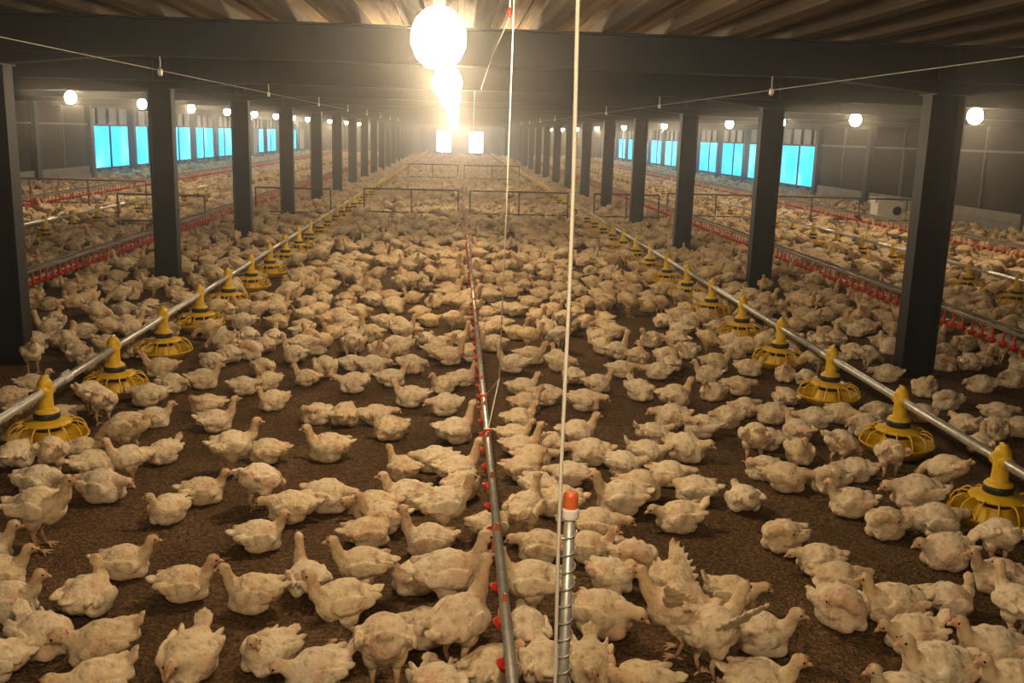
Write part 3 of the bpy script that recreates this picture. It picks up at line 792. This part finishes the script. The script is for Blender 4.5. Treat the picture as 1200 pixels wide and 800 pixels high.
# birds read off the photograph: torso centre in pixels, heading (0 right, 90 away), pose, size
HAND = [
 (45,592,350,'S',1.2),(50,560,340,'F',1.1),(-18,640,10,'U',1.05),(-2,668,20,'U',1.0),(10,702,10,'U',1.0),(102,697,75,'L',1.05),(145,655,10,'U',1.0),
 (215,680,10,'U',1.0),(298,693,180,'U',1.0),(52,742,325,'T',1.05),(116,748,195,'T',1.12),(222,765,262,'T',1.12),(112,800,205,'T',1.05),(-8,772,190,'F',1.0),
 (316,758,235,'L',1.0),(360,676,115,'H',0.95),(404,704,205,'S',1.05),(436,656,190,'S',1.0),(480,674,200,'U',1.0),(523,672,8,'S',1.18),(505,630,176,'H',1.0),
 (430,621,20,'B',1.0),(500,731,180,'F',1.0),(456,752,95,'P',1.15),(546,735,50,'D',1.15),(517,792,285,'C',1.05),(372,784,198,'T',1.05),(570,775,45,'F',1.0),
 (303,625,15,'U',1.0),(625,677,176,'S',1.1),(617,733,95,'F',1.0),(630,775,95,'F',1.0),(692,773,264,'T',1.0),(752,799,180,'B',1.05),(705,717,330,'F',1.15),
 (717,672,300,'B',0.95),(737,648,295,'C',1.05),(690,640,345,'U',0.95),(640,639,172,'F',1.0),(700,612,350,'F',1.1),(785,673,250,'B',0.95),
 (802,716,165,'W',1.1),(838,738,30,'W',1.1),(858,692,350,'T',1.0),(890,738,338,'U',1.1),(877,792,340,'U',1.05),
 (918,626,205,'B',1.0),(960,651,180,'F',0.95),(982,676,0,'F',1.0),(985,709,290,'C',1.1),(1048,704,178,'U',1.1),(1112,699,5,'L',0.95),
 (1072,741,186,'T',1.0),(1097,784,192,'U',1.2),(1163,756,180,'U',1.15),(1185,796,190,'U',1.1),(1062,812,185,'U',1.0),(1110,644,186,'T',1.1),(1172,622,92,'P',1.05),
 (1095,608,5,'F',1.2),(1040,612,205,'B',1.0),(1172,673,172,'U',1.05),(1194,702,100,'S',1.0),
 (22,529,85,'F',1.05),(60,531,100,'P',1.0),(135,497,165,'P',1.2),(180,487,10,'U',0.95),(152,536,210,'S',0.9),(192,528,232,'T',0.9),(105,541,25,'F',1.05),
 (112,524,5,'F',0.95),(120,568,345,'F',1.1),(197,594,248,'R',0.95),(237,572,10,'U',1.0),(120,467,88,'P',1.0),(90,463,60,'P',0.95),(175,461,178,'F',1.1),
 (202,447,330,'F',1.0),(238,443,10,'U',1.0),(285,451,0,'F',0.9),(243,472,182,'B',1.0),(252,491,15,'H',1.0),(272,522,15,'S',1.05),(314,527,180,'F',1.0),
 (38,447,10,'U',0.95),(12,463,200,'U',0.95),(30,480,30,'F',0.95),(15,502,160,'F',0.95),(88,480,40,'F',0.95),
 (314,445,230,'L',0.9),(320,468,222,'U',0.95),(360,441,160,'U',0.9),(372,483,200,'B',1.0),(407,485,80,'F',1.05),(415,447,190,'T',1.05),(458,441,20,'U',1.0),
 (412,424,10,'F',0.9),(482,426,330,'F',1.0),(482,463,172,'U',1.05),(438,484,10,'F',1.0),(457,500,212,'U',1.0),(386,523,180,'U',1.1),(316,560,60,'P',1.1),
 (336,587,182,'F',1.1),(378,581,340,'F',1.1),(472,548,135,'U',0.95),(478,577,180,'U',1.1),(440,590,186,'F',1.05),(450,605,180,'U',1.0),(510,536,190,'F',1.0),
 (535,547,25,'H',1.1),(532,503,32,'H',1.1),(522,473,205,'F',1.0),(520,449,222,'U',0.95),(542,441,30,'H',0.95),(540,568,60,'F',1.0),(537,590,10,'S',1.05),
 (567,614,30,'F',0.95),(685,467,345,'F',1.1),(640,462,180,'F',1.0),(700,448,10,'U',0.95),(672,439,90,'F',1.0),(612,453,12,'U',1.0),(615,472,20,'U',1.0),
 (608,489,20,'U',1.0),(602,507,0,'U',0.95),(750,456,300,'T',1.05),(790,463,15,'U',1.1),(772,433,180,'F',1.0),(728,431,0,'F',1.0),(676,506,10,'U',1.05),
 (692,528,180,'F',1.1),(610,521,10,'H',1.0),(645,518,255,'F',0.95),(625,536,0,'F',1.0),(612,547,10,'U',1.0),(667,553,180,'F',1.0),(632,568,300,'F',1.0),
 (730,543,340,'T',1.0),(758,528,350,'T',1.05),(765,506,10,'T',1.0),(787,486,180,'F',1.05),(803,523,328,'T',1.15),(785,552,345,'F',1.0),(822,498,170,'B',1.05),
 (852,488,200,'F',1.0),(872,476,20,'F',0.95),(836,457,222,'U',1.0),(864,451,0,'F',1.0),(830,438,170,'U',0.95),(885,508,80,'P',1.1),(815,571,170,'F',1.05),
 (750,568,0,'F',1.1),(728,582,180,'U',1.2),(797,602,186,'T',1.1),(872,582,98,'T',1.0),(657,586,180,'F',1.05),(604,592,62,'S',1.0),(896,546,180,'B',1.0),
 (920,557,340,'F',1.1),(973,561,205,'B',1.0),(998,586,172,'U',1.05),(1010,548,182,'F',1.0),(1075,576,176,'F',1.25),(1037,530,85,'P',1.0),(1110,545,125,'P',1.05),
 (985,515,20,'P',1.0),(937,528,262,'U',1.0),(935,503,110,'U',1.0),(955,488,182,'F',1.1),(987,483,300,'F',1.0),(1012,497,205,'F',1.0),(1028,481,200,'F',1.0),
 (932,463,95,'F',1.0),(905,483,180,'F',1.0),(920,437,250,'U',0.9),(945,441,80,'F',0.95),(898,512,180,'F',1.0),(1083,453,250,'L',1.0),(1110,468,200,'B',1.0),
 (1150,448,190,'F',1.05),(1132,496,105,'T',1.0),(1164,501,240,'F',1.0),(1169,482,350,'F',1.0),(1195,498,170,'F',1.0),(1150,519,60,'U',0.95),(1187,443,200,'F',1.05),
 (1040,436,180,'F',1.05),(1080,482,200,'F',0.95),
]
BASE = 0.79
birds = []                                                    # [x, y, yaw, pose, scale]
for (px, py, hd, ps, s) in HAND:
    sc = BASE*s
    p = at_z(px, py, (0.085 + (LEG if ps in STANDING else 0))*sc)
    birds.append([p.x, p.y, math.radians(hd), ps, sc, 1])
n_hand = len(birds)

# the rest of the flock: jittered placement, thicker along feeders and drinkers
def blocked(x, y, r=0.10):
    for cx in COLX.values():
        if abs(x-cx) < 0.20+r and abs(((y-COL_Y0+COL_DY/2) % COL_DY)-COL_DY/2) < 0.17+r: return True
    for fx, fy0, dy in ((FEED['right'], 4.20, 1.055), (FEED['left'], 5.22, 1.075), (-6.0, 10.4, 1.06), (6.28, 8.3, 1.06)):
        if abs(x-fx) < 0.3 and y > fy0-0.5:
            dd = ((y-fy0+dy/2) % dy)-dy/2
            if math.hypot(x-fx, dd) < 0.205+r*0.9: return True
    if math.hypot(x-0.26, y-2.0) < 0.15: return True
    if math.hypot((x-9.7)/1.3, y-21.6) < 0.35: return True
    return False
cell = 0.25; grid = {}
def gadd(b): grid.setdefault((int(b[0]//cell), int(b[1]//cell)), []).append(b)
def gnear(x, y, r):
    k = int(r//cell)+1; i, j = int(x//cell), int(y//cell)
    for a in range(i-k, i+k+1):
        for b in range(j-k, j+k+1):
            for q in grid.get((a, b), ()):
                if (q[0]-x)**2+(q[1]-y)**2 < r*r: return True
    return False
# nudge hand-placed birds off pans, columns and each other
for it in range(40):
    for i, a in enumerate(birds):
        for j in range(i+1, n_hand):
            b = birds[j]; dx, dy = b[0]-a[0], b[1]-a[1]; dd = math.hypot(dx, dy) or 1e-3
            def ext(q, ux, uy):                               # half size of the torso along a direction
                c = abs(ux*math.cos(q[2])+uy*math.sin(q[2])); return q[4]*math.sqrt((0.140*c)**2+(0.094**2)*(1-c*c))
            need = 0.97*(ext(a, dx/dd, dy/dd)+ext(b, dx/dd, dy/dd))
            if dd < need:
                m_ = 0.25*(need-dd)/dd; a[0] -= dx*m_; a[1] -= dy*m_; b[0] += dx*m_; b[1] += dy*m_
        for fx, fy0, dyp in ((FEED['right'], 4.20, 1.055), (FEED['left'], 5.22, 1.075)):
            dy0 = ((a[1]-fy0+dyp/2) % dyp)-dyp/2
            if a[1] < fy0-0.5: continue
            d_ = math.hypot(a[0]-fx, dy0) or 1e-3; need = 0.29 if a[3] in STANDING else 0.31
            if d_ < need: a[0] += (a[0]-fx)/d_*(need-d_)*0.5; a[1] += dy0/d_*(need-d_)*0.5
        for cx in COLX.values():
            d_ = math.hypot(a[0]-cx, a[1]-COL_Y0) or 1e-3
            if d_ < 0.30: a[0] += (a[0]-cx)/d_*(0.30-d_)*0.5; a[1] += (a[1]-COL_Y0)/d_*(0.30-d_)*0.5
for b in birds: gadd(b)
POOL = 'UUUULRFFFFFFFFBBCCTTHSPP'
LINES_D = (X0, -4.05, 4.38, -7.8, 8.15); LINES_F = (FEED['left'], FEED['right'], -6.0, 6.28)
def try_bird(x, y):
    px, py, w_ = project((x, y, 0.1))
    if w_ < 0.5 or px < -260 or px > 1460: return False
    if py > 425 and -120 < px < 1320: return False            # this part is placed by hand
    if not (WALL['left']+0.3 < x < WALL['right']-0.3): return False
    if blocked(x, y): return False
    nd = min(abs(x-l) for l in LINES_D); nf = min(abs(x-l) for l in LINES_F)
    clump = noise.noise((x*0.9, y*0.7, 5.0))
    r = 0.195 - 0.06*clump
    if clump < -0.36: r += 0.12
    if nd < 0.45 or nf < 0.55: r = 0.175
    if gnear(x, y, r): return False
    ps = random.choice(POOL); yaw = random.uniform(0, 2*math.pi)
    if nd < 0.30 and random.random() < 0.8:
        l = min(LINES_D, key=lambda q: abs(x-q)); yaw = (0 if x < l else math.pi) + random.uniform(-0.6, 0.6)
        ps = random.choice('HUUSDFH')
    elif nf < 0.5 and random.random() < 0.75:
        l = min(LINES_F, key=lambda q: abs(x-q)); yaw = (0 if x < l else math.pi) + random.uniform(-0.8, 0.8)
        ps = random.choice('FPFFPU')
    b = [x, y, yaw, ps, BASE*random.uniform(0.92, 1.12), 0]
    birds.append(b); gadd(b); return True
for (ya, yb, tries) in ((2.0, 9.0, 22), (9.0, 30.0, 24), (30.0, Y_END-0.6, 16)):
    area = (WALL['right']-WALL['left'])*(yb-ya)
    xs_ = RNG.uniform(WALL['left'], WALL['right'], int(area*tries)); ys_ = RNG.uniform(ya, yb, int(area*tries))
    for x, y in zip(xs_, ys_): try_bird(float(x), float(y))

# the 300 that show largest become individuals, the rest one flock
def in_view(b):
    px, py, w_ = project((b[0], b[1], 0.08)); return w_ > 0.5 and -45 < px < 1245 and py < 850
order = sorted(range(len(birds)), key=lambda i: (not in_view(birds[i]), project((birds[i][0], birds[i][1], 0.1))[2]/birds[i][4]))
single = order[:300]; rest = order[300:]

# labels
def facing(yaw):
    a = math.degrees(yaw) % 360
    for lim, t in ((25, 'facing right'), (65, 'facing away right'), (115, 'facing away'), (155, 'facing away left'), (205, 'facing left'),
                   (245, 'facing front left'), (295, 'facing the camera'), (335, 'facing front right'), (361, 'facing right')):
        if a < lim: return t
LOOK = {'U': 'resting white chicken, neck raised', 'L': 'resting white chicken, head turned', 'R': 'resting white chicken, head turned',
        'F': 'resting white chicken, head low', 'B': 'huddled white chicken, head tucked', 'C': 'huddled white chicken, head tucked',
        'T': 'lying white chicken, tail up', 'H': 'sitting white chicken, neck stretched', 'S': 'standing white chicken',
        'P': 'standing white chicken, head down', 'D': 'standing white chicken, neck stretched', 'W': 'white chicken flapping its wings'}
def zone(x, y):
    side = 'left' if x < X0 else 'right'
    fy0, dy = (5.22, 1.075) if side == 'left' else (4.20, 1.055)
    k = round((y-fy0)/dy)+1
    near = 'front' if k < 1 else ordinal(k)
    fx = abs(x-FEED[side]) if side == 'right' else abs(x-FEED[side])
    out = (x < FEED['left']) if side == 'left' else (x > FEED['right'])
    outc = (x < COLX['left']) if side == 'left' else (x > COLX['right'])
    if outc: return 'beyond %s columns' % side, k
    if out and fx > 0.12: return 'outside %s feeder pipe' % side, k
    if fx < 0.75: return 'beside %s feeder pipe' % side, k
    if abs(x-X0) < 0.45: return '%s of drinker line' % side, k
    return 'on %s-hand litter' % side, k
info = {}
for i in single:
    b = birds[i]; z, k = zone(b[0], b[1])
    if k >= 1: pos = '%s, by %s pan' % (z, ordinal(k))
    else: pos = '%s, %s' % (z, 'bottom foreground' if b[1] < 3.3 else 'foreground')
    info.setdefault('%s, %s, %s' % (LOOK[b[3]], facing(b[2]), pos), []).append(i)
labels = {}
for lab, ids in info.items():
    ids.sort(key=lambda i: birds[i][1])
    if len(ids) == 1: labels[ids[0]] = lab
    elif len(ids) == 2: labels[ids[0]] = 'nearer ' + lab; labels[ids[1]] = 'farther ' + lab
    else:
        for q, i in enumerate(ids): labels[i] = ('nearest ' if q == 0 else ordinal(q+1) + '-nearest ') + lab

for rank, i in enumerate(single):
    x, y, yaw, ps, s, hand = birds[i]
    vs = VAR[ps]; meshes, Mh = vs[i % len(vs)]
    dist = math.hypot(x, y)
    o = place('chicken', meshes[0], None, (x, y, -0.004), yaw); o.scale = (s, s, s*(1.0+0.06*math.sin(i*1.7)))
    tag(o, labels[i], 'chicken', 'white chickens on the litter')
    if rank < 230:
        for nme, me in (('beak', BEAK), ('comb', COMB)):
            c = place(nme, me, o); c.matrix_basis = Mh
        for E_ in EYE_M:
            c = place('eye', EYE, o); c.matrix_basis = Mh @ E_

# one joined flock for the rest
LODARR = {}
def lod_arrays(ps, v, lod):
    key = (ps, v, lod)
    if key not in LODARR:
        me = VAR[ps][v][0][lod]; n = len(me.vertices); co = np.empty(n*3); me.vertices.foreach_get('co', co)
        me.calc_loop_triangles(); t = np.empty(len(me.loop_triangles)*3, dtype=np.int64); me.loop_triangles.foreach_get('vertices', t)
        c = np.empty(n*4, dtype=np.float32); me.color_attributes['Col'].data.foreach_get('color', c)
        LODARR[key] = (co.reshape(-1, 3), t.reshape(-1, 3), c.reshape(-1, 4))
    return LODARR[key]
VS, TS, CS = [], [], []; off_ = 0
for i in rest:
    x, y, yaw, ps, s, hand = birds[i]
    lod = 1 if y < 15 else (2 if y < 30 else 3)
    co, t, c = lod_arrays(ps, i % len(VAR[ps]), lod)
    ca, sa = math.cos(yaw)*s, math.sin(yaw)*s
    VS.append(np.stack([co[:, 0]*ca-co[:, 1]*sa+x, co[:, 0]*sa+co[:, 1]*ca+y, co[:, 2]*s-0.004], 1))
    TS.append(t+off_); off_ += len(co)
    tn = np.array([*random.choice([(1, 1, 1), (1, .97, .92), (.9, .84, .74), (.96, .88, .82), (1, .95, .85)]), 1.0], dtype=np.float32)
    CS.append(c*tn)
VS = np.concatenate(VS); TS = np.concatenate(TS); CS = np.concatenate(CS)
fm = bpy.data.meshes.new('flock')
fm.vertices.add(len(VS)); fm.vertices.foreach_set('co', VS.astype(np.float32).ravel())
fm.loops.add(len(TS)*3); fm.loops.foreach_set('vertex_index', TS.astype(np.int32).ravel())
fm.polygons.add(len(TS)); fm.polygons.foreach_set('loop_start', np.arange(0, len(TS)*3, 3, dtype=np.int32))
fm.update(calc_edges=True)
ca_ = fm.color_attributes.new('Col', 'FLOAT_COLOR', 'POINT'); ca_.data.foreach_set('color', CS.ravel())
fm.polygons.foreach_set('use_smooth', np.ones(len(TS), dtype=bool)); fm.materials.append(M['feather'])
tag(place('chicken_flock', fm), 'the dense flock of white chickens receding to the far end of the house', 'flock', None, 'stuff')
for ps in VAR:                                                # drop unused detail levels
    for (ms, _) in VAR[ps]:
        for l_ in (1, 2, 3):
            if ms[l_].users == 0: bpy.data.meshes.remove(ms[l_])
